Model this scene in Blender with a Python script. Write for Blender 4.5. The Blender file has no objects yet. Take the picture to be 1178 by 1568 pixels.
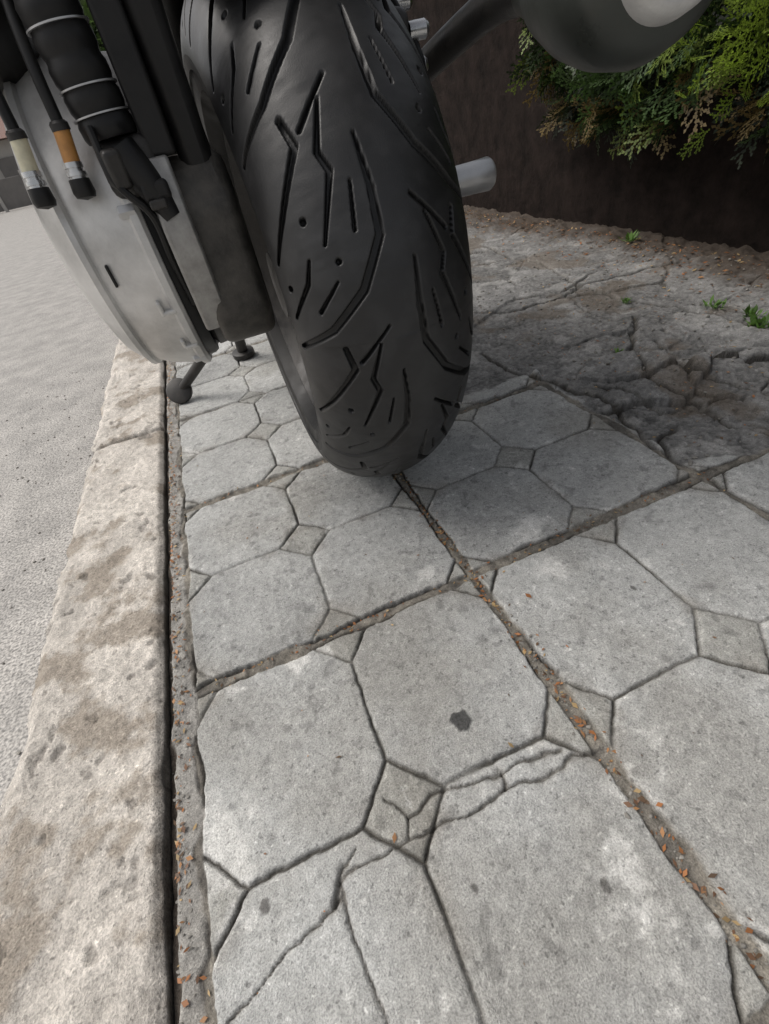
import bpy, math, random, bmesh
import numpy as np
from mathutils import Vector, Matrix
random.seed(3); np.random.seed(3)
S=bpy.context.scene
# ---------- helpers ----------
def link(o,parent=None):
    S.collection.objects.link(o)
    if parent: o.parent=parent
    return o
def empty(name):
    e=bpy.data.objects.new(name,None); return link(e)
_tab=np.random.RandomState(11).rand(512,512)
def vn(x,y,seed=0):
    x=x+seed*17.31; y=y+seed*9.73
    xi=np.floor(x).astype(int); yi=np.floor(y).astype(int)
    fx=x-xi; fy=y-yi; fx=fx*fx*(3-2*fx); fy=fy*fy*(3-2*fy)
    xi&=511; yi&=511; x1=(xi+1)&511; y1=(yi+1)&511
    a=_tab[xi,yi]; b=_tab[x1,yi]; c=_tab[xi,y1]; d=_tab[x1,y1]
    return (a*(1-fx)+b*fx)*(1-fy)+(c*(1-fx)+d*fx)*fy
def fbm(x,y,s,o=4,seed=0):
    r=0;a=.5;t=0
    for i in range(o):
        c,sn=math.cos(.6*i+.5),math.sin(.6*i+.5)
        r=r+a*vn((x*c-y*sn)*s,(x*sn+y*c)*s,seed+i*3); t+=a; a*=.5; s*=2.03
    return r/t-.5
def sst(a,b,x):
    t=np.clip((x-a)/(b-a),0,1); return t*t*(3-2*t)
def segdist(x,y,pts,lim=.02):
    d=np.full(x.shape,9.)
    P=np.array(pts); m=(x>P[:,0].min()-lim)&(x<P[:,0].max()+lim)&(y>P[:,1].min()-lim)&(y<P[:,1].max()+lim)
    if not m.any(): return d
    X=x[m];Y=y[m]; dd=np.full(X.shape,9.)
    for (x0,y0),(x1,y1) in zip(pts[:-1],pts[1:]):
        dx=x1-x0;dy=y1-y0;L=dx*dx+dy*dy+1e-12
        t=np.clip(((X-x0)*dx+(Y-y0)*dy)/L,0,1)
        dd=np.minimum(dd,np.hypot(X-x0-t*dx,Y-y0-t*dy))
    d[m]=dd
    return d
def voro(x,y,s,seed=0,jit=.9):
    x=x*s;y=y*s
    xi=np.floor(x).astype(int);yi=np.floor(y).astype(int)
    f1=np.full(x.shape,99.);f2=np.full(x.shape,99.);idv=np.zeros(x.shape)
    for i in(-1,0,1):
        for j in(-1,0,1):
            cx=xi+i;cy=yi+j
            r1=_tab[(cx+seed*7)%512,(cy+seed*13)%512];r2=_tab[(cx+200+seed)%512,(cy+111)%512];r3=_tab[(cx+77)%512,(cy+300+seed)%512]
            d=np.hypot(cx+.5+(r1-.5)*jit-x,cy+.5+(r2-.5)*jit-y)
            n=d<f1
            f2=np.where(n,f1,np.minimum(f2,d));idv=np.where(n,r3,idv);f1=np.where(n,d,f1)
    return f1/s,(f2-f1)/s,idv
def gridmesh(name,P,col=None,mat=None,parent=None,close_i=False):
    n,m,_=P.shape
    idx=np.arange(n*m).reshape(n,m)
    I=np.vstack([idx,idx[:1]]) if close_i else idx
    q=np.stack([I[:-1,:-1],I[1:,:-1],I[1:,1:],I[:-1,1:]],-1).reshape(-1,4)
    me=bpy.data.meshes.new(name)
    me.vertices.add(n*m); me.vertices.foreach_set('co',P.reshape(-1).astype(np.float32))
    me.loops.add(q.size); me.loops.foreach_set('vertex_index',q.reshape(-1).astype(np.int32))
    me.polygons.add(len(q)); me.polygons.foreach_set('loop_start',np.arange(0,q.size,4,dtype=np.int32))
    me.polygons.foreach_set('use_smooth',np.ones(len(q),dtype=bool))
    if col is not None:
        a=me.attributes.new('alb','FLOAT_COLOR','POINT')
        c=np.ones((n*m,4),dtype=np.float32); c[:,:3]=col.reshape(-1,3); a.data.foreach_set('color',c.reshape(-1))
    me.update()
    if mat: me.materials.append(mat)
    return link(bpy.data.objects.new(name,me),parent)
def facemesh(name,V,F,mat,parent=None,smooth=False,ang=35):
    me=bpy.data.meshes.new(name); me.from_pydata([tuple(v) for v in V],[],F); 
    if smooth:
        me.polygons.foreach_set('use_smooth',np.ones(len(me.polygons),dtype=bool)); me.set_sharp_from_angle(angle=math.radians(ang))
    me.update()
    for m in (mat if isinstance(mat,list) else [mat]): me.materials.append(m)
    return link(bpy.data.objects.new(name,me),parent)
# ---------- materials ----------
def newmat(name):
    m=bpy.data.materials.new(name); m.use_nodes=True
    nt=m.node_tree; return m,nt,nt.nodes['Principled BSDF']
def mat(name,c,rough=.5,metal=0,var=.25,scale=40,bump=.15,bscale=300,dist=.001,spec=.5,dust=None,rvar=.15,attr=False):
    m,nt,b=newmat(name); N=nt.nodes; L=nt.links
    tc=N.new('ShaderNodeTexCoord')
    n=N.new('ShaderNodeTexNoise'); n.inputs['Scale'].default_value=scale; n.inputs['Detail'].default_value=6; n.inputs['Roughness'].default_value=.65
    L.new(tc.outputs['Object'],n.inputs['Vector'])
    r=N.new('ShaderNodeValToRGB'); r.color_ramp.elements[0].position=.3; r.color_ramp.elements[1].position=.72
    r.color_ramp.elements[0].color=tuple(x*(1-var) for x in c)+(1,)
    r.color_ramp.elements[1].color=tuple((dust[i] if dust else min(1,c[i]*(1+var))) for i in range(3))+(1,)
    L.new(n.outputs['Fac'],r.inputs['Fac'])
    if attr:
        at=N.new('ShaderNodeAttribute'); at.attribute_name='alb'
        L.new(at.outputs['Color'],b.inputs['Base Color'])
    else: L.new(r.outputs['Color'],b.inputs['Base Color'])
    mr=N.new('ShaderNodeMapRange'); mr.inputs['To Min'].default_value=max(.05,rough-rvar); mr.inputs['To Max'].default_value=min(1,rough+rvar)
    mr.inputs['From Min'].default_value=.3; mr.inputs['From Max'].default_value=.7
    L.new(n.outputs['Fac'],mr.inputs['Value']); L.new(mr.outputs['Result'],b.inputs['Roughness'])
    b.inputs['Metallic'].default_value=metal; b.inputs['Specular IOR Level'].default_value=spec
    n2=N.new('ShaderNodeTexNoise'); n2.inputs['Scale'].default_value=bscale; n2.inputs['Detail'].default_value=4
    L.new(tc.outputs['Object'],n2.inputs['Vector'])
    bp=N.new('ShaderNodeBump'); bp.inputs['Strength'].default_value=bump; bp.inputs['Distance'].default_value=dist
    L.new(n2.outputs['Fac'],bp.inputs['Height']); L.new(bp.outputs['Normal'],b.inputs['Normal'])
    return m
def groundmat(name,rough=.9,sp=.35,fs=450,bump=.5):
    m,nt,b=newmat(name); N=nt.nodes; L=nt.links
    tc=N.new('ShaderNodeTexCoord'); at=N.new('ShaderNodeAttribute'); at.attribute_name='alb'
    def noise(s,d=5,r=.6):
        n=N.new('ShaderNodeTexNoise'); n.inputs['Scale'].default_value=s;n.inputs['Detail'].default_value=d;n.inputs['Roughness'].default_value=r
        L.new(tc.outputs['Object'],n.inputs['Vector']); return n
    n1=noise(fs,2,.7); n2=noise(85,6,.75); n3=noise(190,2,.5)
    v=N.new('ShaderNodeTexVoronoi'); v.inputs['Scale'].default_value=120; L.new(tc.outputs['Object'],v.inputs['Vector'])
    def mr(o,a,bb,c,d):
        x=N.new('ShaderNodeMapRange'); x.inputs['From Min'].default_value=a;x.inputs['From Max'].default_value=bb;x.inputs['To Min'].default_value=c;x.inputs['To Max'].default_value=d
        L.new(o,x.inputs['Value']); return x.outputs['Result']
    def mul(a,bb):
        x=N.new('ShaderNodeMath'); x.operation='MULTIPLY'; L.new(a,x.inputs[0]); L.new(bb,x.inputs[1]); return x.outputs[0]
    f=mul(mr(n1.outputs['Fac'],.32,.68,1-sp,1+sp),mr(n2.outputs['Fac'],.3,.7,.78,1.22))
    f=mul(f,mr(v.outputs['Distance'],.05,.22,.72,1.02))
    f=mul(f,mr(n3.outputs['Fac'],.64,.72,1.0,1.4))
    f=mul(f,mr(n3.outputs['Fac'],.30,.36,.62,1.0))
    vm=N.new('ShaderNodeVectorMath'); vm.operation='SCALE'; L.new(at.outputs['Color'],vm.inputs[0]); L.new(f,vm.inputs['Scale'])
    L.new(vm.outputs[0],b.inputs['Base Color']); b.inputs['Roughness'].default_value=rough; b.inputs['Specular IOR Level'].default_value=.3
    bp=N.new('ShaderNodeBump'); bp.inputs['Strength'].default_value=bump; bp.inputs['Distance'].default_value=.0015
    L.new(n1.outputs['Fac'],bp.inputs['Height'])
    bp2=N.new('ShaderNodeBump'); bp2.inputs['Strength'].default_value=bump; bp2.inputs['Distance'].default_value=.004
    L.new(n2.outputs['Fac'],bp2.inputs['Height']); L.new(bp.outputs['Normal'],bp2.inputs['Normal']); L.new(bp2.outputs['Normal'],b.inputs['Normal'])
    return m
M_rub=mat('tyre_rubber',(.020,.020,.021),.44,0,.3,30,.3,800,.0004,.5,attr=True,rvar=.07)
M_rub2=mat('sidewall_rubber',(.013,.013,.013),.55,0,.3,30,.25,500,.0006,.35,dust=(.025,.024,.023))
M_blk=mat('black_plastic',(.009,.009,.010),.48,0,.3,25,.1,400,.0005,.35,dust=(.020,.019,.018))
M_blk2=mat('black_casting',(.018,.017,.017),.5,.1,.3,35,.4,350,.0008,.5,dust=(.05,.046,.042))
M_cast=mat('grey_casting',(.05,.047,.044),.5,.4,.4,30,.4,320,.0008,dust=(.13,.12,.105))
M_strap=mat('strap_alloy',(.24,.23,.22),.42,.6,.3,30,.3,320,.0006,dust=(.45,.44,.42))
M_sil=mat('silver_casting',(.50,.49,.47),.38,.35,.25,11,.35,420,.0006,dust=(.76,.75,.73),rvar=.10)
M_chr=mat('bright_metal',(.6,.6,.6),.28,1,.15,30,.05,200,.0003)
M_satin=mat('satin_aluminium',(.55,.55,.55),.42,.8,.15,30,.1,300,.0003)
M_muf=mat('muffler_paint',(.055,.06,.054),.40,.3,.2,12,.1,300,.0003)
M_beige=mat('beige_sleeve',(.62,.58,.42),.5,0,.2,60)
M_orange=mat('orange_sleeve',(.5,.24,.07),.5,0,.3,60)
M_pav=groundmat('paving_concrete',.9,.30,650,.7); M_kerb=groundmat('kerb_concrete',.9,.28,420,.9)
# ---------- camera ----------
cam=bpy.data.cameras.new('camera'); co=link(bpy.data.objects.new('camera',cam)); S.camera=co
R=Matrix(((.9181,.3596,-.1670),(-.3594,.5767,-.7336),(-.1674,.7341,.658)))
r=Vector(R.col[0]).normalized(); u=Vector(R.col[1]); u=(u-r*u.dot(r)).normalized(); b=r.cross(u)
Mx=Matrix((r,u,b)).transposed().to_4x4(); Mx.translation=(0,0,.5); co.matrix_world=Mx
cam.sensor_fit='HORIZONTAL'; cam.sensor_width=36; cam.lens=21.15; cam.clip_start=.01; cam.clip_end=1000
# cracks and worn spots of the pavement (metres)
CRW=[[(.19,.112),(.159,.12),(.12,.118),(.085,.125),(.05,.119),(.018,.125),(-.004,.12),(-.016,.123),(-.043,.121),(-.071,.123),(-.089,.118),(-.098,.105)],
[(.151,.13),(.112,.138),(.085,.137),(.042,.144),(.015,.147),(-.013,.138),(-.016,.123)],
[(-.028,.165),(-.019,.155),(-.013,.138)],
[(-.067,.137),(-.088,.12),(-.089,.106),(-.088,.075),(-.081,.037),(-.08,.0)],
[(-.091,.109),(-.124,.098),(-.149,.089),(-.178,.077),(-.197,.072)],
[(.088,.137),(.084,.125)],
[(1.112,1.911),(1.096,1.644),(1.088,1.471),(1.031,1.211)],[(1.031,1.211),(1.131,1.174),(1.266,1.162),(1.36,1.11)],[(1.031,1.211),(.96,1.165),(.772,1.185),(.699,1.229)],
[(1.031,1.2),(1.031,1.011),(1.086,.892),(1.092,.786),(1.098,.665)],
[(.976,.917),(.827,.787),(.756,.638),(.769,.557),(.754,.45)],[(.89,.775),(.829,.612),(.865,.544),(.862,.48)],
[(.561,.991),(.568,.842),(.613,.761),(.627,.674),(.640,.598),(.606,.483),(.597,.42)]]
NT_CR=6
WH=[(.136,.397),(-.192,.185),(.135,.004),(.12,-.035),(.281,.328),(.61,.433),(-.122,.743),(.138,.029),(.219,.085),(-.078,.357),(.3,.41),(-.2,.21)]
# ---------- ground height ----------
def mixc(col,c,m): return col*(1-m[...,None])+np.array(c)*m[...,None]
def ground(x,y):
    wx=x+fbm(x,y,25,3,5)*.004+fbm(x,y,120,3,8)*.0030; wy=y+fbm(x,y,25,3,15)*.004+fbm(x,y,120,3,18)*.0030
    tx=(wx-.1875)/.4; ty=np.where(wy>.37,(wy-.37)/.4,(wy-.37)/.44)
    ti=np.floor(tx).astype(int); tj=np.floor(ty).astype(int)
    uu=(tx-ti)*.4; vv=(ty-tj)*.4
    r1=_tab[ti%512,(tj+40)%512]; r2=_tab[(ti+90)%512,(tj+7)%512]; r3=_tab[(ti+30)%512,(tj+77)%512]
    a=np.abs(uu%.2-.1); bq=np.abs(vv%.2-.1)
    ch=.1565
    dd=np.where(a+bq<ch,np.minimum(np.minimum(.1-a,.1-bq),(ch-a-bq)/1.414),(a+bq-ch)/1.414)
    octo=a+bq<ch
    dj=np.minimum(np.minimum(uu,.4-uu),np.minimum(vv,.4-vv))
    cell=_tab[(np.floor(tx*2).astype(int)+60)%512,(np.floor(ty*2).astype(int)+60)%512]
    nl=fbm(x,y,7,5,30); nm=fbm(x,y,30,5,40); nf=fbm(x,y,150,3,50)
    z=nl*.004+nm*.0018+nf*.0010+(r1-.5)*.005+(uu-.2)*(r2-.5)*.02+(vv-.2)*(r3-.5)*.02
    gw=.0017+.0014*nm
    gz=np.exp(-(dd/np.maximum(gw,.0008))**2)
    fill=sst(-.14,.12,fbm(x,y,12,3,60))*.5+.5
    base=.405+.08*(cell-.5)+nl*.15+nm*.12+nf*.07
    col=np.stack([base*.99,base*1.0,base*.975],-1)
    st=sst(.0,.25,fbm(x,y,5,6,70)); col=mixc(col,(.255,.245,.22),st*.5)
    sp=sst(.20,.26,fbm(x,y,60,3,72)); col*=(1-.25*sp)[...,None]
    col=np.where(octo[...,None],col,col*np.array([.86,.85,.82]))
    # dirt gathers along the grooves
    dg=np.exp(-(dd/.014)**2)*sst(-.05,.2,fbm(x,y,28,5,75)); col=mixc(col,(.22,.205,.18),dg*.5)
    wm=np.zeros(x.shape)
    for k,(px,py) in enumerate(WH):
        rr=.028+.010*(k%3); wm=np.maximum(wm,np.exp(-((x-px)**2+(y-py)**2)/rr**2))
    edge=np.exp(-(dd/.008)**2)
    wmask=sst(.34,.66,wm*.60+edge*.20+fbm(x,y,30,6,80)*1.0+nf*.25)
    wmask=np.maximum(wmask,sst(.26,.34,fbm(x,y,30,6,85)+edge*.14)*.6)
    col=mixc(col,(.66,.655,.63),wmask*.75)
    z-=gz*.006*fill; z-=np.exp(-(dd/.006)**2)*.0010
    z-=wmask*.0008
    col=mixc(col,(.07,.065,.056),np.clip(gz*1.25*fill,0,.92))
    jw=.0070+fbm(x,y,20,5,90)*.012
    j=1-sst(0,.002,dj-jw)
    zs=-.005+fbm(x,y,60,4,95)*.008
    soilc=np.stack([.175+nm*.24,.162+nm*.22,.14+nm*.18],-1)*(1+nf*1.0)[...,None]
    z=z*(1-j)+zs*j; col=col*(1-j[...,None])+soilc*j[...,None]
    el=np.exp(-((dj-jw)/.0017)**2)*sst(-.1,.08,fbm(x,y,9,3,97)); z-=el*.005; col=mixc(col,(.04,.036,.032),el*.88)
    # broken old concrete
    conc=np.maximum(sst(.60,.615,x+fbm(x,y,14,5,33)*.09)*sst(.385,.40,y+(x-.6)*.1+fbm(x,y,10,5,34)*.08), sst(.17,.18,x)*sst(.80,.815,y+fbm(x,y,10,5,35)*.12))
    qx=x+fbm(x,y,5,6,36)*.13; qy=y+fbm(x,y,5,6,37)*.13
    f1,ed,idv=voro(qx,qy,3.6,2)
    f1b,edb,idb=voro(qx+.3,qy,8.,5)
    rough=np.exp(-((x-.88)/.24)**2-((y-.64)/.22)**2)
    zc=(idv-.5)*.014*(1+1.2*rough)+(idb-.5)*.028*rough+fbm(x,y,16,6,38)*.030*(.25+rough)+nf*.004-.004
    cd=np.exp(-(ed/.0055)**2)*sst(-.12,.06,fbm(x,y,9,3,43)); cdb=np.exp(-(edb/.005)**2)*rough*sst(-.1,.05,fbm(x,y,13,3,48))
    zc-=cd*.010+cdb*.012
    bc=.185+(idv-.5)*.06+nm*.17+nl*.12+nf*.2+(idb-.5)*.06*rough
    cc=np.stack([bc,bc*.99,bc*.965],-1)
    wc=sst(.10,.22,fbm(x,y,16,6,44))*.5; cc=mixc(cc,(.38,.375,.36),wc)
    cc=mixc(cc,(.04,.035,.028),np.clip(cd*.9+cdb*.8,0,.9))
    so=sst(.07,.16,fbm(x,y,7,6,39)+rough*.03); cc=mixc(cc,(.13,.105,.08),so*.6)
    z=z*(1-conc)+zc*conc; col=col*(1-conc[...,None])+cc*conc[...,None]
    qx=x+fbm(x,y,60,5,41)*.009; qy=y+fbm(x,y,60,5,42)*.009
    for k,c in enumerate(CRW):
        w=.0012*(1+1.6*fbm(x,y,45,2,49)) if k<NT_CR else .0050
        if k>=NT_CR: d=segdist(qx+fbm(x,y,20,3,45)*.03,qy+fbm(x,y,20,3,46)*.03,c,.05)
        else: d=segdist(qx,qy,c)
        m=np.exp(-(d/w)**2); z=z-m*(.004 if k<NT_CR else .014); col=mixc(col,(.06,.054,.045),np.clip(m*1.1,0,.85))
        m2=np.exp(-(d/(w*3.2))**2)*sst(.02,.2,fbm(x,y,50,3,47)); z-=m2*.0015; col=mixc(col,(.24,.23,.21),m2*.5)
    kx=x+.2125-fbm(x,y,22,5,98)*.03
    k=1-sst(-.002,.002,kx)
    zk=-.005+fbm(x,y,40,4,99)*.008; kc=np.stack([.29+nm*.2,.28+nm*.19,.26+nm*.17],-1)*(1+nf*.6)[...,None]
    z=z*(1-k)+zk*k; col=col*(1-k[...,None])+kc*k[...,None]
    ek=np.exp(-(kx/.002)**2)*sst(-.02,.1,fbm(x,y,12,3,100)); z-=ek*.003; col=mixc(col,(.05,.045,.04),ek*.8)
    gp=1-sst(.002,.009,x+.243+fbm(x,y,40,4,101)*.010); z-=gp*.012; col=mixc(col,(.05,.038,.028),gp*.9)
    tm=1-sst(.010,.0125,np.hypot(x-.075,y-.198)+fbm(x,y,110,3,102)*.010); col=mixc(col,(.05,.05,.05),tm*.92); z+=tm*.0015
    for (px,py,rr) in ((.118,.03,.005),(.03,.36,.004),(-.155,.13,.004),(.35,.25,.004),(.02,.07,.003),(-.1,.03,.005),(.2,.2,.003),(-.05,.62,.003)):
        tm=1-sst(rr*.5,rr,np.hypot(x-px,(y-py)*.7)+fbm(x,y,120,3,103)*.008); col=mixc(col,(.09,.085,.08),tm*.8)
    sb=sst(1.18,1.42,x+fbm(x,y,8,5,104)*.3); z=z+sb*(.012+fbm(x,y,30,5,105)*.03); col=mixc(col,(.060,.044,.032),sb*.9)
    return z,np.clip(col,.02,.8)
def spaced(a,b,h0,segs):
    out=[a]; 
    while out[-1]<b:
        h=h0
        for (s,hh) in segs:
            if out[-1]>=s: h=hh
        out.append(out[-1]+h)
    return np.array(out)
xs=spaced(-.244,1.52,.0015,[(.40,.0021),(.7,.0032),(1.15,.006)])
ys=spaced(-1.2,9,.03,[(-.15,.0015),(.55,.0021),(.9,.0035),(1.4,.007),(2,.015),(3.5,.06)])
X,Y=np.meshgrid(xs,ys,indexing='ij')
Z,C=ground(X,Y)
gridmesh('pavement',np.stack([X,Y,Z],-1),C,M_pav)
# ---------- kerb ----------
yk=spaced(-1.2,40,.03,[(-.15,.0025),(.9,.005),(1.6,.02),(3,.05),(9,.5)])
tt=np.concatenate([np.linspace(-.03,0,6)[:-1],np.linspace(0,.185,80),np.linspace(.185,.30,30)[1:]])
T,YK=np.meshgrid(tt,yk,indexing='ij')
xk=-.247-np.clip(T,0,.185); zk=np.where(T<0,T,0.)-np.clip(T-.185,0,1)
n=fbm(xk,YK,18,6,120); nn=fbm(xk,YK,90,4,121)
e1=np.clip(T,0,1); e2=np.clip(.185-T,0,1)
zk=zk-.007*np.exp(-(e1/.006)**2)-.014*np.exp(-(np.clip(e2,0,1)/.012)**2)*(1+2*n)+n*.008+nn*.004
pit=sst(.2,.28,fbm(xk,YK,45,4,125)); zk-=pit*.003*(T>0)*(T<.18)
out=sst(.14,.185,T)
xk=xk+out*(fbm(YK,YK*0,10,5,130)*.018+fbm(YK,T,40,3,131)*.01)
xk=xk+np.exp(-(T/.01)**2)*fbm(YK,YK*0,25,5,134)*.006
jd=np.abs(((YK-1.165+.5)%1.0)-.5); jd=np.where(YK<1.0,9.,jd)+fbm(xk,YK,40,3,133)*.004
jm=np.exp(-(jd/.006)**2); zk-=jm*.016*(T<.2)
bs=.56+n*.34+nn*.26
ck=np.stack([bs,bs*.935,bs*.85],-1)
dk=sst(.0,.16,fbm(xk,YK,15,6,140)+nn*.25)*.70; ck=ck*(1-dk[...,None])+np.array((.24,.20,.155))*dk[...,None]
ck=ck*(1-.4*pit[...,None])
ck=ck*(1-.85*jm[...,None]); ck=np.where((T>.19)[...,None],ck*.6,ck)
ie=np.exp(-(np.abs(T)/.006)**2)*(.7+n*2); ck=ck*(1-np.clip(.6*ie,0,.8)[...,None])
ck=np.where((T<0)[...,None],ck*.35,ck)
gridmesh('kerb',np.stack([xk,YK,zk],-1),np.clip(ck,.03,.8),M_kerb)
# ---------- road ----------
m,nt,bb=newmat('asphalt'); N=nt.nodes; L=nt.links
tc=N.new('ShaderNodeTexCoord')
n1=N.new('ShaderNodeTexNoise'); n1.inputs['Scale'].default_value=220; n1.inputs['Detail'].default_value=3
n2=N.new('ShaderNodeTexNoise'); n2.inputs['Scale'].default_value=9; n2.inputs['Detail'].default_value=10; n2.inputs['Roughness'].default_value=.7
n3=N.new('ShaderNodeTexVoronoi'); n3.inputs['Scale'].default_value=90
for q in(n1,n2,n3): L.new(tc.outputs['Object'],q.inputs['Vector'])
rp=N.new('ShaderNodeValToRGB'); rp.color_ramp.elements[0].position=.35; rp.color_ramp.elements[0].color=(.13,.128,.124,1); rp.color_ramp.elements[1].position=.65; rp.color_ramp.elements[1].color=(.46,.445,.425,1)
L.new(n1.outputs['Fac'],rp.inputs['Fac'])
def mulc(a,c):
    mx=N.new('ShaderNodeMix'); mx.data_type='RGBA'; mx.blend_type='MULTIPLY'; mx.inputs[0].default_value=1; L.new(a,mx.inputs[6]); L.new(c,mx.inputs[7]); return mx.outputs[2]
r2=N.new('ShaderNodeValToRGB'); r2.color_ramp.elements[0].position=.38;r2.color_ramp.elements[0].color=(.78,.77,.75,1);r2.color_ramp.elements[1].position=.62;r2.color_ramp.elements[1].color=(1.15,1.13,1.1,1)
L.new(n2.outputs['Fac'],r2.inputs['Fac'])
r3=N.new('ShaderNodeValToRGB'); r3.color_ramp.elements[0].position=.05;r3.color_ramp.elements[0].color=(.45,.45,.45,1);r3.color_ramp.elements[1].position=.3;r3.color_ramp.elements[1].color=(1.12,1.12,1.12,1)
L.new(n3.outputs['Distance'],r3.inputs['Fac'])
L.new(mulc(mulc(rp.outputs['Color'],r2.outputs['Color']),r3.outputs['Color']),bb.inputs['Base Color'])
bb.inputs['Roughness'].default_value=.55
bp=N.new('ShaderNodeBump'); bp.inputs['Strength'].default_value=.5; bp.inputs['Distance'].default_value=.003; L.new(n3.outputs['Distance'],bp.inputs['Height']); L.new(bp.outputs['Normal'],bb.inputs['Normal'])
facemesh('road',[(-300,-300,-.1),(300,-300,-.1),(300,300,-.1),(-300,300,-.1)],[(0,1,2,3)],m)
# ---------- modelling helpers ----------
def basis(d):
    d=Vector(d).normalized(); a=Vector((0,0,1)) if abs(d.z)<.9 else Vector((1,0,0))
    s=d.cross(a).normalized(); return d,s,s.cross(d)
def lathe(name,org,axis,prof,mt,parent,n=48,ang=35,a0=0,a1=360):
    d,s,t=basis(axis); V=[];F=[]; full=(a1-a0)>=360
    for (h,rr) in prof:
        for i in range(n):
            a=math.radians(a0+(a1-a0)*i/(n if full else n-1))
            V.append(Vector(org)+d*h+(s*math.cos(a)+t*math.sin(a))*rr)
    for k in range(len(prof)-1):
        for i in range(n if full else n-1):
            j=(i+1)%n; F.append((k*n+i,k*n+j,(k+1)*n+j,(k+1)*n+i))
    return facemesh(name,V,F,mt,parent,True,ang)
def tube(name,pts,rad,mt,parent,n=16,cap=True,res=6):
    P=[Vector(p) for p in pts]
    if len(P)>2:
        Q=[]
        for i in range(len(P)-1):
            p0=P[max(i-1,0)];p1=P[i];p2=P[i+1];p3=P[min(i+2,len(P)-1)]
            for k in range(res):
                t=k/res; Q.append(.5*((2*p1)+(p2-p0)*t+(2*p0-5*p1+4*p2-p3)*t*t+(3*p1-p0-3*p2+p3)*t**3))
        Q.append(P[-1]); 
    else: Q=P
    rr=rad if isinstance(rad,(list,tuple)) else [rad]*len(P)
    V=[];F=[];m=len(Q); up=None
    for i,q in enumerate(Q):
        d=(Q[min(i+1,m-1)]-Q[max(i-1,0)]).normalized()
        if up is None: _,s,t=basis(d)
        else:
            s=(up-d*up.dot(d)).normalized(); t=s.cross(d)
        up=s
        f=i/(m-1)*(len(P)-1); k=min(int(f),len(P)-2); ra=rr[k]*(1-(f-k))+rr[k+1]*(f-k)
        for j in range(n):
            a=2*math.pi*j/n; V.append(q+(s*math.cos(a)+t*math.sin(a))*ra)
    for i in range(m-1):
        for j in range(n): F.append((i*n+j,i*n+(j+1)%n,(i+1)*n+(j+1)%n,(i+1)*n+j))
    if cap: F.append(tuple(range(n-1,-1,-1))); F.append(tuple((m-1)*n+j for j in range(n)))
    return facemesh(name,V,F,mt,parent,True,40)
def solid(name,outline,x0,x1,mt,parent,bev=.004,seg=3):
    n=len(outline)
    V=[(x0,a,bq) for a,bq in outline]+[(x1,a,bq) for a,bq in outline]
    F=[tuple(range(n)),tuple(range(2*n-1,n-1,-1))]+[(i,i+n,(i+1)%n+n,(i+1)%n) for i in range(n)]
    o=facemesh(name,V,F,mt,parent,True,45)
    x=bmesh.new(); x.from_mesh(o.data); bmesh.ops.recalc_face_normals(x,faces=x.faces); x.to_mesh(o.data); x.free()
    md=o.modifiers.new('b','BEVEL'); md.width=bev; md.segments=seg; md.limit_method='ANGLE'; md.angle_limit=math.radians(30)
    return o
def box(name,c,s,mt,parent,bev=.003,rot=(0,0,0)):
    hx,hy,hz=[k/2 for k in s]
    o=solid(name,[(-hy,-hz),(hy,-hz),(hy,hz),(-hy,hz)],-hx,hx,mt,parent,bev)
    o.location=c; o.rotation_euler=[math.radians(k) for k in rot]; return o
# ---------- motorcycle ----------
MC=empty('motorcycle')
XC,YC,RT=.168,.757,.328; W=.106; DROP=.085
NT=1700
phi=np.radians(np.linspace(-84,84,270))
px=W*np.sin(phi); pr=RT-DROP*(1-np.cos(phi))
arc=np.concatenate([[0],np.cumsum(np.hypot(np.diff(px),np.diff(pr)))]); arc-=arc[-1]/2; H=arc[-1]
th=np.linspace(0,2*np.pi,NT,endpoint=False)
TH,A=np.meshgrid(th,arc,indexing='ij')
NP=10; per=2*np.pi/NP*RT
t=(TH*RT+.04*per)%per
groove=np.zeros(TH.shape)
lines=[([(.10,.86),(.085,.66),(.10,.48),(.28,.28),(.56,.12),(.90,.02)],[.0012,.0032,.0038,.0040,.0040,.0032]),
([(.24,1.02),(.34,.84),(.30,.76),(.46,.50)],[.0012,.0026,.0028,.0012]),
([(.50,1.02),(.46,.90),(.74,.64),(.90,.50)],[.0028,.0034,.0030,.0020]),
([(.44,.34),(.62,.22)],[.0010,.0020]),
([(.60,.46),(.66,.36),(.88,.20)],[.0012,.0024,.0018]),
([(.20,.70),(.25,.52)],[.0010,.0016]),
([(.16,.10),(.40,-.06)],[.0012,.0022]),
([(.56,.62),(.561,.621)],[.0032,.0032]),([(.84,.36),(.841,.361)],[.0032,.0032]),([(.40,.42),(.401,.421)],[.0026,.0026])]
def taperdist(x,y,pts,ws):
    best=np.full(x.shape,-1.)
    for (x0,y0),(x1,y1),w0,w1 in zip(pts[:-1],pts[1:],ws[:-1],ws[1:]):
        m=(x>min(x0,x1)-.008)&(x<max(x0,x1)+.008)&(y>min(y0,y1)-.008)&(y<max(y0,y1)+.008)
        if not m.any(): continue
        X=x[m];Y=y[m];dx=x1-x0;dy=y1-y0;L=dx*dx+dy*dy+1e-12
        tt=np.clip(((X-x0)*dx+(Y-y0)*dy)/L,0,1); d=np.hypot(X-x0-tt*dx,Y-y0-tt*dy)
        v=(w0+(w1-w0)*tt)-d
        best[m]=np.maximum(best[m],v)
    return best
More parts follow.
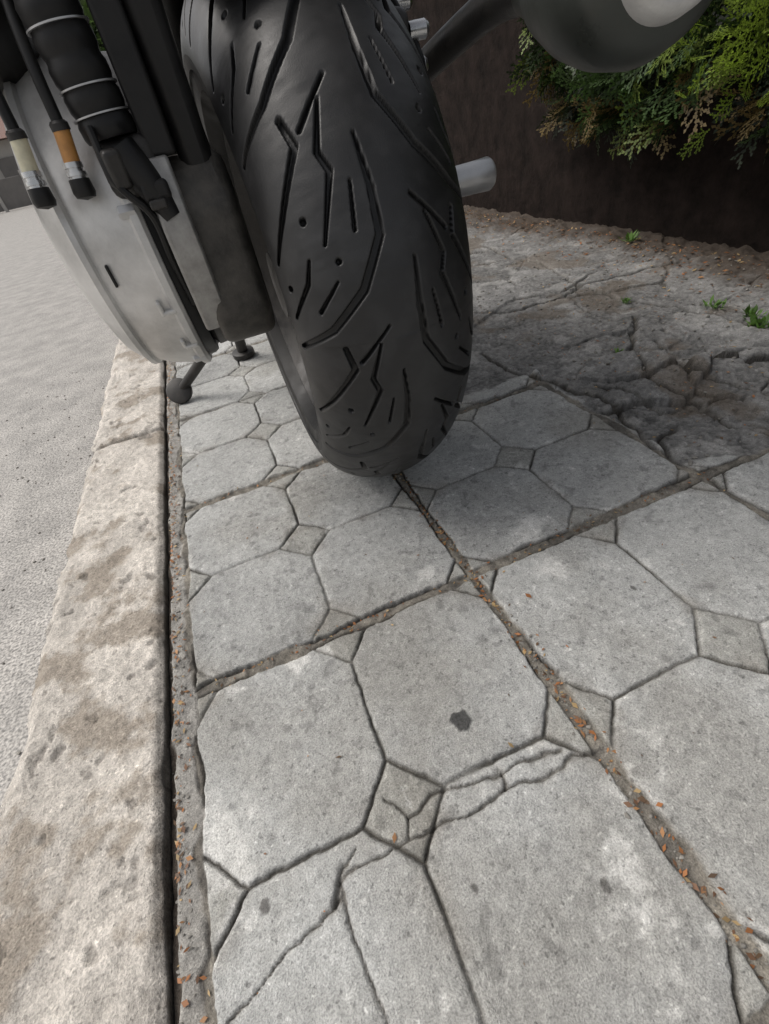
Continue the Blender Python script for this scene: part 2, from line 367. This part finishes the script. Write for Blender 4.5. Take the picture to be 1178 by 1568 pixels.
for side in(-1,1):
    off=.0 if side<0 else .5
    av=A*side
    for pts,ws in lines:
        for kk in(-1,0,1):
            q=[(p[0]*H,(p[1]+off+kk)*per) for p in pts]
            if max(z[1] for z in q)<-.02 or min(z[1] for z in q)>per+.02: continue
            groove=np.maximum(groove,sst(-.0005,.0006,taperdist(av,t,q,ws)))
RR=np.broadcast_to(pr,TH.shape)-groove*.0065*(np.abs(A)<H*.97)
RR=RR+fbm(TH*8,A*10,3,3,200)*.0010
Pt=np.stack([XC+np.broadcast_to(px,TH.shape)*(1-groove*.02),YC-RR*np.cos(TH),RT+RR*np.sin(TH)],-1)
ths=(TH+np.pi)%(2*np.pi)-np.pi
sc=sst(.35,.75,A/H)*sst(-.35,-.9,ths)*(ths>-1.6)
scf=sc*sst(-.08,.15,fbm(TH*6,A*60,5,5,210))
bse=.015+.008*sst(-.1,.2,fbm(TH*4,A*14,4,5,211))+.06*scf+.006*np.exp(-(A/(H*.35))**2)
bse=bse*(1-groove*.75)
TC=np.stack([bse,bse*(1-.05*scf),bse*(1.02-.14*scf)],-1)
gridmesh('rear_tyre',Pt,TC,M_rub,MC,True)
for sgn,nm in((-1,'tyre_sidewall_left'),(1,'tyre_sidewall_right')):
    e=RT-DROP*(1-math.cos(math.radians(84)))
    lathe(nm,(XC,YC,RT),(1,0,0),[(sgn*W*.9945,e),(sgn*(W*.985),e-.012),(sgn*(W*.96),e-.013),(sgn*W*.93,e-.03),(sgn*W*.80,.212),(sgn*W*.70,.208)],M_rub2,MC,96,30)
lathe('rear_rim',(XC,YC,RT),(1,0,0),[(-.078,.214),(-.078,.206),(-.06,.196),(-.03,.175),(.03,.175),(.06,.196),(.078,.206),(.078,.214)],M_blk2,MC,96)
for i in range(5):
    a=math.radians(72*i+20)
    tube('rim_spoke_%d'%(i+1),[(XC,YC+.04*math.cos(a),RT+.04*math.sin(a)),(XC,YC+.18*math.cos(a),RT+.18*math.sin(a))],[.02,.014],M_blk2,MC,12)
lathe('wheel_hub',(XC-.08,YC,RT),(1,0,0),[(0,0),(0,.045),(.02,.05),(.14,.05),(.16,.045),(.16,0)],M_blk2,MC)
lathe('brake_disc',(XC+.092,YC,RT),(1,0,0),[(0,.07),(0,.125),(.005,.125),(.005,.07)],M_chr,MC,64)
# transmission housing
GY,GZ=.755,.437
lathe('transmission_cover',(-.040,GY,GZ),(-1,0,0),[(0,.150),(0,.172),(.004,.176),(.011,.176),(.014,.172),(.028,.169),(.052,.162),(.066,.154),(.069,.158),(.075,.158),(.078,.152),(.092,.136),(.104,.10),(.108,.05),(.109,0)],M_sil,MC,96,40)
lathe('cover_gasket',(-.026,GY,GZ),(-1,0,0),[(0,.14),(0,.163),(.006,.166),(.0138,.166),(.0138,.14)],M_blk,MC,96)
lathe('gearbox_casting',(.05,GY,GZ),(-1,0,0),[(0,0),(0,.13),(.006,.142),(.03,.15),(.05,.155),(.07,.157),(.075,.150)],M_blk2,MC,72,40)
for i,(a,xx,w) in enumerate(((201,-.064,.018),(220,-.060,.016))):
    an=math.radians(a); y=GY+.168*math.cos(an); z=GZ+.168*math.sin(an)
    box('cover_tab_%d'%(i+1),(xx,y,z),(.005,.016,w),M_sil,MC,.002,(a-180,0,0))
    box('cover_tab_foot_%d'%(i+1),(xx+.008,y+.001,z-.006),(.016,.014,.006),M_sil,MC,.002,(a-180,0,0))
for i,a in enumerate((170,236)):
    an=math.radians(a); y=GY+.172*math.cos(an); z=GZ+.172*math.sin(an)
    lathe('cover_bolt_%d'%(i+1),(-.0545,y,z),(-1,0,0),[(-.01,.0065),(.004,.0065),(.006,.0045),(.006,0)],M_satin,MC,6,20)
box('cover_slot',(-.095,GY-.160,GZ-.02),(.003,.006,.022),M_blk,MC,.001,(8,0,0))
solid('gearbox_block',[(.575,.345),(.60,.315),(.70,.295),(.82,.30),(.82,.50),(.60,.50),(.575,.46)],-.012,.056,M_cast,MC,.014,4)
V=[];F=[]
for i in range(24):
    a=math.radians(160+i*2.2)
    for (xx,rr) in((-.026,.150),(-.026,.192),(.004,.192),(.004,.150)):
        V.append((xx,GY+rr*math.cos(a),GZ+rr*math.sin(a)))
for i in range(23):
    for k in range(4): F.append((i*4+k,i*4+(k+1)%4,(i+1)*4+(k+1)%4,(i+1)*4+k))
F+=[(3,2,1,0),(92,93,94,95)]
o=facemesh('clamp_strap',V,F,M_strap,MC,True); md=o.modifiers.new('b','BEVEL'); md.width=.003; md.segments=2
# swingarm / strut beside the tyre
solid('swingarm',[(.60,.44),(.578,.60),(.572,.69),(.615,.69),(.63,.60),(.66,.44)],.014,.046,M_blk,MC,.01)
solid('swingarm_web',[(.578,.50),(.572,.68),(.60,.68),(.61,.50)],-.012,.014,M_blk,MC,.004)
# shock
prof=[(0,0),(0,.02)]
h=0
for i in range(11):
    prof+=[(h,.0225),(h+.004,.0240),(h+.012,.0242),(h+.016,.0225)]; h+=.0185
prof+=[(h,.02),(h,0)]
lathe('shock_absorber',(-.036,.594,.520),(-.06,.02,1),prof,M_blk,MC,40,60)
for i,zz in enumerate((.536,.5545,.5915)):  # light reflections on the shock ribs, shaped as thin satin bands
    lathe('shock_glint_%d'%(i+1),(-.036-.06*(zz-.52),.594,zz),(-.06,.02,1),[(0,.0230),(0,.0252),(.0012,.0252),(.0012,.0230)],M_satin,MC,40)
box('shock_mount',(-.030,.60,.498),(.052,.05,.045),M_blk2,MC,.01)
tube('shock_lower_link',[(-.034,.575,.512),(-.022,.572,.485),(-.012,.570,.455)],[.016,.014,.010],M_blk,MC)
box('link_clamp',(-.018,.566,.478),(.026,.014,.016),M_blk,MC,.004)
box('link_bracket',(-.045,.572,.500),(.016,.03,.03),M_blk2,MC,.004,(10,0,15))
box('cable_clip',(-.02,.560,.468),(.016,.008,.008),M_blk2,MC,.002)
for i,(xx,zz) in enumerate(((-.018,.46),(-.026,.448))):
    lathe('link_bolt_%d'%(i+1),(xx,.577,zz),(0,-1,.2),[(0,.004),(.005,.004),(.006,.003),(.006,0)],M_satin,MC,10)
tube('link_cable',[(-.05,.57,.53),(-.048,.562,.49),(-.03,.566,.46),(-.03,.58,.42),(-.028,.60,.37)],.0035,M_blk,MC,8)
for nm,x0,mt in(('beige',-.114,M_beige),('orange',-.078,M_orange)):
    tube('hose_sleeve_'+nm,[(x0+.004,.59,.534),(x0,.586,.508)],.0070,mt,MC)
    tube('hose_upper_'+nm,[(x0+.004,.59,.532),(x0+.008,.60,.60),(x0+.02,.66,.70)],.0050,M_blk,MC)
    lathe('hose_collar_'+nm,(x0+.004,.59,.532),(0,0,1),[(0,.0078),(.005,.0078),(.007,.006)],M_blk2,MC,20)
    lathe('hose_crimp_'+nm,(x0,.586,.510),(-.05,-.1,-1),[(0,.0),(0,.0082),(.004,.0082),(.004,.0068),(.007,.0068),(.007,.0085),(.010,.0085),(.010,.007),(.013,.007)],M_chr,MC,20)
    lathe('hose_union_'+nm,(x0-.001,.585,.498),(-.05,-.1,-1),[(0,.0),(0,.009),(.010,.010),(.014,.0085),(.016,0)],M_blk,MC,20)
solid('side_panel',[(.62,.60),(.60,.70),(.80,.72),(.82,.62),(.72,.565)],-.26,-.07,M_blk,MC,.03,5)
solid('tail_sky_blocker',[(.10,.90),(.08,.98),(.8,1.06),(1.5,1.0),(1.5,.78),(.9,.80),(.6,.84)],.15,.42,M_blk,MC,.04,5)  # unseen tail, added to keep sky light off the tyre
V=[];F=[]
for i in range(30):
    a=math.radians(56+i*4)
    for j in range(9):
        f=j/8*2-1; rr=RT+.028-.03*f*f
        V.append((XC+f*.105,YC-rr*math.cos(a),RT+rr*math.sin(a)))
for i in range(29):
    for j in range(8): F.append((i*9+j,i*9+j+1,(i+1)*9+j+1,(i+1)*9+j))
o=facemesh('rear_mudguard',V,F,M_blk,MC,True,60); md=o.modifiers.new('s','SOLIDIFY'); md.thickness=.004
solid('engine_shadow_mass',[(1.15,.30),(1.2,.2),(1.5,.2),(1.6,.35),(1.6,.62),(1.15,.62)],.02,.32,M_blk2,MC,.03,4)  # rough engine mass, added for its shadow
lathe('front_tyre',(XC-.06,2.15,.31),(1,0,0),[(.02,.22),(.0,.27),(.02,.295),(.06,.31),(.10,.295),(.12,.27),(.10,.22)],M_rub2,MC,96)
tube('side_stand_arm',[(.0,1.12,.235),(-.05,1.20,.15),(-.178,1.29,.030)],[.015,.013,.012],M_blk2,MC)
lathe('side_stand_foot',(-.187,1.285,.028),(-.15,-.75,.6),[(-.008,0),(-.008,.028),(-.003,.034),(.006,.034),(.009,.029),(.009,0)],M_blk2,MC,32)
tube('centre_stand_leg',[(.02,1.42,.16),(.01,1.47,.02)],.016,M_blk2,MC)
lathe('centre_stand_foot',(.01,1.475,.004),(0,-.1,1),[(0,0),(0,.034),(.014,.034),(.018,.024),(.018,0)],M_blk2,MC,28)
# muffler
ax=Vector((.20,.97,.06)); mo=(.346,.342,.547)
lathe('muffler_body',mo,ax,[(.012,.0),(.012,.033),(.010,.038),(.014,.046),(.024,.055),(.042,.061),(.075,.061),(.11,.056),(.16,.043),(.20,.028),(.24,.020)],M_muf,MC,72,30)
lathe('muffler_end_ring',mo,ax,[(.012,.020),(.0,.021),(-.005,.027),(-.005,.031),(.0,.036),(.011,.039)],M_sil,MC,64,60)
lathe('muffler_outlet_pipe',mo,ax,[(.0119,.0205),(.004,.014),(-.002,.012),(-.002,.010),(.012,.009),(.0121,0)],M_satin,MC,40)
tube('exhaust_pipe',[(.392,.56,.560),(.40,.68,.56),(.36,.90,.50),(.30,1.16,.40)],.018,M_blk2,MC)
tube('muffler_hanger',[(.385,.46,.60),(.35,.60,.72),(.28,.8,.82)],.010,M_blk2,MC)
lathe('axle_spacer',(.25,.745,.398),(1,.02,0),[(0,.018),(.17,.0205),(.196,.0215),(.2,.019),(.2,.015),(.19,.013),(.19,0)],M_satin,MC,40)
solid('brake_caliper',[(.70,.50),(.70,.58),(.80,.60),(.82,.50)],.275,.32,M_blk2,MC,.01)
for i,(yy,zz) in enumerate(((.71,.56),(.72,.53),(.74,.475),(.75,.59))):
    lathe('caliper_bolt_%d'%(i+1),(.32,yy,zz),(1,-.1,0),[(0,.009),(.02,.009),(.024,.006),(.024,0)],M_chr,MC,16)
tube('brake_line',[(.31,.74,.60),(.33,.70,.52),(.30,.74,.45)],.005,M_blk,MC)
# ---------- wall ----------
m,nt,bb=newmat('painted_maroon_wall'); N=nt.nodes; L=nt.links
tc=N.new('ShaderNodeTexCoord'); n1=N.new('ShaderNodeTexNoise'); n1.inputs['Scale'].default_value=12; n1.inputs['Detail'].default_value=10; n1.inputs['Roughness'].default_value=.7; L.new(tc.outputs['Object'],n1.inputs['Vector'])
rp=N.new('ShaderNodeValToRGB'); rp.color_ramp.elements[0].position=.35; rp.color_ramp.elements[0].color=(.009,.007,.006,1); rp.color_ramp.elements[1].position=.72; rp.color_ramp.elements[1].color=(.032,.023,.020,1)
L.new(n1.outputs['Fac'],rp.inputs['Fac']); L.new(rp.outputs['Color'],bb.inputs['Base Color']); bb.inputs['Roughness'].default_value=.95; bb.inputs['Specular IOR Level'].default_value=.12
bp=N.new('ShaderNodeBump'); bp.inputs['Strength'].default_value=.9; bp.inputs['Distance'].default_value=.02; L.new(n1.outputs['Fac'],bp.inputs['Height']); L.new(bp.outputs['Normal'],bb.inputs['Normal'])
solid('garden_wall',[(-1.2,-.05),(12,-.05),(12,.98),(-1.2,.98)],1.5,1.68,m,None,.01)
# ---------- thuja ----------
def leafmat(name):
    m,nt,bb=newmat(name); N=nt.nodes; L=nt.links
    at=N.new('ShaderNodeAttribute'); at.attribute_name='alb'; L.new(at.outputs['Color'],bb.inputs['Base Color']); bb.inputs['Roughness'].default_value=.55
    tr=N.new('ShaderNodeBsdfTranslucent'); L.new(at.outputs['Color'],tr.inputs['Color'])
    mx=N.new('ShaderNodeMixShader'); mx.inputs[0].default_value=.3; L.new(bb.outputs[0],mx.inputs[1]); L.new(tr.outputs[0],mx.inputs[2]); L.new(mx.outputs[0],N['Material Output'].inputs['Surface'])
    return m
M_th=leafmat('thuja_foliage')
def scatter_quads(name,quads,cols,mt,parent=None):
    n=len(quads); V=np.array(quads).reshape(-1,3)
    me=bpy.data.meshes.new(name); me.vertices.add(n*4); me.vertices.foreach_set('co',V.reshape(-1).astype(np.float32))
    me.loops.add(n*4); me.loops.foreach_set('vertex_index',np.arange(n*4,dtype=np.int32)); me.polygons.add(n); me.polygons.foreach_set('loop_start',np.arange(0,n*4,4,dtype=np.int32))
    a=me.attributes.new('alb','FLOAT_COLOR','POINT'); c=np.ones((n*4,4),dtype=np.float32); c[:,:3]=np.repeat(np.array(cols),4,0); a.data.foreach_set('color',c.reshape(-1))
    me.update(); me.materials.append(mt); return link(bpy.data.objects.new(name,me),parent)
def spray():
    q=[]
    def seg(p,ang,L,w,lev):
        d=np.array((math.cos(ang),math.sin(ang)))
        k=max(2,int(L/.007))
        for i in range(k):
            a=p+d*L*i/k; b2=p+d*L*(i+1.15)/k; nrm=np.array((-d[1],d[0]))*w; mid=(a+b2)/2
            q.append([(*a,0),(*(mid+nrm),.001),(*b2,0),(*(mid-nrm),.001)])
        if lev>0:
            m=int(L/.010)
            for i in range(1,m):
                s=1 if i%2 else -1; f=i/m
                seg(p+d*L*f,ang+s*math.radians(random.uniform(35,52)),L*(.55 if lev==2 else .42)*(1-f*.65),w*.85,lev-1)
    seg(np.array((0.,0.)),0,.10,.0036,2)
    return np.array(q)
SP=[spray() for _ in range(5)]
Q=[];Cc=[]
rs=np.random.RandomState(5)
def place(p,d,sc,c):
    sp=SP[rs.randint(5)]
    d=Vector(d).normalized(); up=Vector((rs.randn(),rs.randn(),rs.randn())); s=d.cross(up).normalized(); n=s.cross(d)
    R3=np.array([d,s,n])
    v=sp.reshape(-1,3)*sc
    v[:,2]-=(v[:,0]**2)*2.5
    Q.append((v@R3+np.array(p)).reshape(-1,4,3)); cc=np.array(c)*(1+.25*rs.randn(len(sp),1)); Cc.append(np.clip(cc,.005,.6))
for i in range(1700):
    yb=rs.uniform(.50,2.0)
    low=.34+.05*math.sin(yb*6.3+.6)+.03*math.sin(yb*17)+max(0,yb-1.45)*.30
    zb=low+(rs.rand()**1.3)*(1.15-low)
    depth=rs.rand()
    lump=.09*math.sin(yb*7+1)*math.sin(zb*9)
    xb=1.47-.17*depth*(.6+.4*min(1,(zb-.3)*2))-lump*.6
    if zb>1.0: xb+=rs.rand()*.12
    dr=(-.8+.4*rs.randn(),.6*rs.randn(),-.55+.5*rs.randn())
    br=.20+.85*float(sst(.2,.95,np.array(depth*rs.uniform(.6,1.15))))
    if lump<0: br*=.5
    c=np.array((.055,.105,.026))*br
    if rs.rand()<.05: c=np.array((.13,.18,.03))
    if (zb<low+.07 and rs.rand()<.35): c=np.array((.14,.10,.035))
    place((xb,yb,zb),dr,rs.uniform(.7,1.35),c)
for i in range(350):
    yb=rs.uniform(1.9,5); place((1.55+.1*rs.randn(),yb,rs.uniform(.95,1.35)),(-.6,.6*rs.randn(),.3+.4*rs.randn()),1.3,(.03,.06,.016))
for k in range(60):  # lit sprig, its light put into a brighter leaf colour
    place((1.28+.045*rs.randn(),1.02+.10*rs.randn(),.49+.05*rs.randn()),(-.8,.5*rs.randn()-.3,.4*rs.randn()-.2),rs.uniform(.5,.95),np.array((.25,.36,.04))*rs.uniform(.5,1.1))
TH_=empty('thuja_hedge')
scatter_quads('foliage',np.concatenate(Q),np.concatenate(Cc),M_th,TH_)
M_bark=mat('bark',(.06,.04,.03),.9,0,.4,60,.6,200,.003)
for k in range(8):
    yb=.7+k*.45; tube('stem_%d'%(k+1),[(1.85,yb,0),(1.80,yb+.03,.7),(1.60,yb-.02,1.25)],[.03,.02,.008],M_bark,TH_,8)
# ---------- leaf litter ----------
fr=[]
def frag(x,y,s): fr.append((x,y,s))
for i in range(750): frag(-.235+abs(rs.randn())*.010,rs.uniform(0,2.2),rs.uniform(.001,.0045))
for i in range(320): frag(.1875+rs.randn()*.006,rs.uniform(-.1,.75),rs.uniform(.001,.0045))
for i in range(130): frag(rs.uniform(-.2,.6),.37+rs.randn()*.006,rs.uniform(.001,.0035))
for i in range(60): frag(rs.uniform(-.2,.6),.77+rs.randn()*.006,rs.uniform(.0015,.004))
for i in range(60): frag(rs.uniform(-.2,.6),rs.uniform(0,1),rs.uniform(.0008,.0028))
for i in range(420): frag(rs.uniform(.6,1.3),rs.uniform(.4,1.3),rs.uniform(.0015,.005))
for i in range(1300): frag(1.44-abs(rs.randn())*.13,rs.uniform(.5,3.5),rs.uniform(.003,.009))
for (a,bq,s) in((-.03,.13,.0045),(-.058,.22,.004),(.11,.155,.004),(-.19,.04,.010),(-.195,.055,.007),(.23,.30,.006)): frag(a,bq,s)
FA=np.array(fr); fz=ground(FA[:,0],FA[:,1])[0]+.0012
q=[];cl=[]
for (x,y,s),z in zip(fr,fz):
    a=rs.uniform(0,6.28); l=s; w=s*rs.uniform(.3,.6); c,sn=math.cos(a),math.sin(a)
    P=[(-l,0,0),(0,-w,rs.uniform(0,.4)*s),(l,0,rs.uniform(0,.6)*s),(0,w,rs.uniform(0,.4)*s)]
    q.append([(x+p[0]*c-p[1]*sn,y+p[0]*sn+p[1]*c,z+p[2]) for p in P])
    cl.append(np.array([(.38,.16,.06),(.42,.22,.10),(.22,.12,.07),(.45,.32,.16),(.16,.10,.06)][rs.randint(5)])*rs.uniform(.6,1.3))
scatter_quads('leaf_litter',q,cl,leafmat('dry_leaves'))
# pebbles
pb=[]
for i in range(1000):
    k=rs.rand()
    if k<.5: pb.append((rs.uniform(.6,1.4),rs.uniform(.4,1.6),rs.uniform(.0015,.005)))
    elif k<.65: pb.append((-.228+rs.randn()*.006,rs.uniform(0,1.6),rs.uniform(.001,.0025)))
    elif k<.8: pb.append((.1875+rs.randn()*.005,rs.uniform(-.1,.7),rs.uniform(.001,.0025)))
    else: pb.append((-.45-abs(rs.randn())*.3,rs.uniform(.1,2.2),rs.uniform(.0015,.004)))
PA=np.array(pb); pz=np.where(PA[:,0]<-.3,-.1,ground(PA[:,0],PA[:,1])[0])
V=[];F=[];bm=bmesh.new(); bmesh.ops.create_icosphere(bm,subdivisions=1,radius=1); iv=np.array([v.co for v in bm.verts]); fi=[[v.index for v in f.verts] for f in bm.faces]; bm.free()
for (x,y,s),z in zip(pb,pz):
    k=len(V); vv=iv*(s*(1+.25*rs.randn(len(iv),1)))*np.array((1,rs.uniform(.6,1),.6)); V+=[tuple(p+np.array((x,y,z+s*.3))) for p in vv]; F+=[[k+j for j in f] for f in fi]
facemesh('gravel',V,F,mat('pebble_stone',(.22,.21,.19),.9,0,.5,90),None,True,60)
# ---------- weeds ----------
def weed(x,y,s):
    q=[];cl=[]
    z0=float(ground(np.array([x]),np.array([y]))[0][0])
    for i in range(34):
        a=rs.uniform(0,6.28); l=s*rs.uniform(.4,1); e=rs.uniform(.3,1.2); w=l*.13
        d=np.array((math.cos(a)*math.cos(e),math.sin(a)*math.cos(e),math.sin(e))); sd=np.array((-math.sin(a),math.cos(a),0))*w
        p0=np.array((x+rs.randn()*s*.25,y+rs.randn()*s*.25,z0)); q.append([p0,p0+d*l*.6+sd,p0+d*l,p0+d*l*.6-sd]); cl.append(np.array((.13,.25,.05))*rs.uniform(.6,1.3))
    scatter_quads('weed',q,cl,M_th)
for w_ in((1.098,.69,.045),(1.13,.73,.035),(1.12,.82,.03),(1.40,1.40,.045),(.80,.78,.018),(1.02,1.0,.02)): weed(*w_)
# ---------- far side of street ----------
M_w=mat('plaster',(.42,.40,.37),.9,0,.1,2); M_roof=mat('roof_tile',(.2,.12,.1),.8,0,.2,5); M_gl=mat('window_glass',(.03,.035,.04),.15)
M_gate=mat('grey_gate',(.16,.15,.14),.6,0,.2,3)
HB=empty('distant_house')
box('walls',(-14,34,1.1),(16,6,2.4),M_w,HB,.02)
solid('roof',[(30.5,2.31),(37.5,2.31),(34,3.7)],-22.3,-5.7,M_roof,HB,.02)
for i in range(7): box('window_%d'%(i+1),(-21+i*2.1,30.97,1.3),(1,.08,1.1),M_gl,HB,.01)
box('door',(-6.7,30.97,.8),(.9,.08,1.8),M_gate,HB,.01)
GW=empty('boundary_fence')
for i in range(14):
    box('panel_%d'%(i+1),(-20+i*1.25,27,.45),(1.1,.05,1.0),M_gate,GW,.01); box('post_%d'%(i+1),(-20.6+i*1.25,27,.5),(.12,.12,1.2),M_w,GW,.01)
q=[];cl=[]
TR=((-17,36,5,4),(-6,42,5,4),(-12,44,6,5),(-22,30,4,3.5),(-2,50,6,5))
for cx,cy,cz,rr in TR:
    for i in range(2500):
        d=rs.randn(3); d/=np.linalg.norm(d); p=np.array((cx,cy,cz))+d*rr*(rs.rand()**.4)*(1+.25*math.sin(d[0]*5+d[2]*4))
        a=rs.randn(3)*.22; bq=rs.randn(3)*.22
        q.append([p-a,p-bq,p+a,p+bq]); cl.append(np.array((.08,.13,.035))*rs.uniform(.5,1.5))
DT=empty('distant_trees'); scatter_quads('crowns',q,cl,M_th,DT)
for i,(cx,cy,cz,rr) in enumerate(TR): tube('trunk_%d'%(i+1),[(cx,cy,-.1),(cx+.1,cy,2),(cx,cy,5)],[.25,.18,.08],M_bark,DT,10)
# ---------- light ----------
Wd=bpy.data.worlds.new('World'); S.world=Wd; Wd.use_nodes=True; nt=Wd.node_tree
sk=nt.nodes.new('ShaderNodeTexSky'); sk.sky_type='NISHITA'; sk.sun_disc=False; sk.sun_elevation=math.radians(55); sk.sun_rotation=math.radians(-60); sk.dust_density=5; sk.air_density=1.0; sk.ozone_density=.5
hs=nt.nodes.new('ShaderNodeHueSaturation'); hs.inputs['Saturation'].default_value=.32
wm=nt.nodes.new('ShaderNodeMix'); wm.data_type='RGBA'; wm.blend_type='MULTIPLY'; wm.inputs[0].default_value=1; wm.inputs[7].default_value=(1,.985,.965,1)
bg=nt.nodes['Background']; bg.inputs['Strength'].default_value=.15; nt.links.new(sk.outputs[0],hs.inputs['Color']); nt.links.new(hs.outputs[0],wm.inputs[6]); nt.links.new(wm.outputs[2],bg.inputs[0])
sl=bpy.data.lights.new('sun','SUN'); sl.energy=1.4; sl.angle=math.radians(28); sl.color=(1,.96,.91)
so=link(bpy.data.objects.new('sun',sl)); el=math.radians(55); az=math.radians(-60)
dv=Vector((math.sin(az)*math.cos(el),math.cos(az)*math.cos(el),math.sin(el)))
so.rotation_euler=dv.to_track_quat('Z','Y').to_euler()
S.view_settings.view_transform='Standard'; S.view_settings.look='None'; S.view_settings.exposure=0
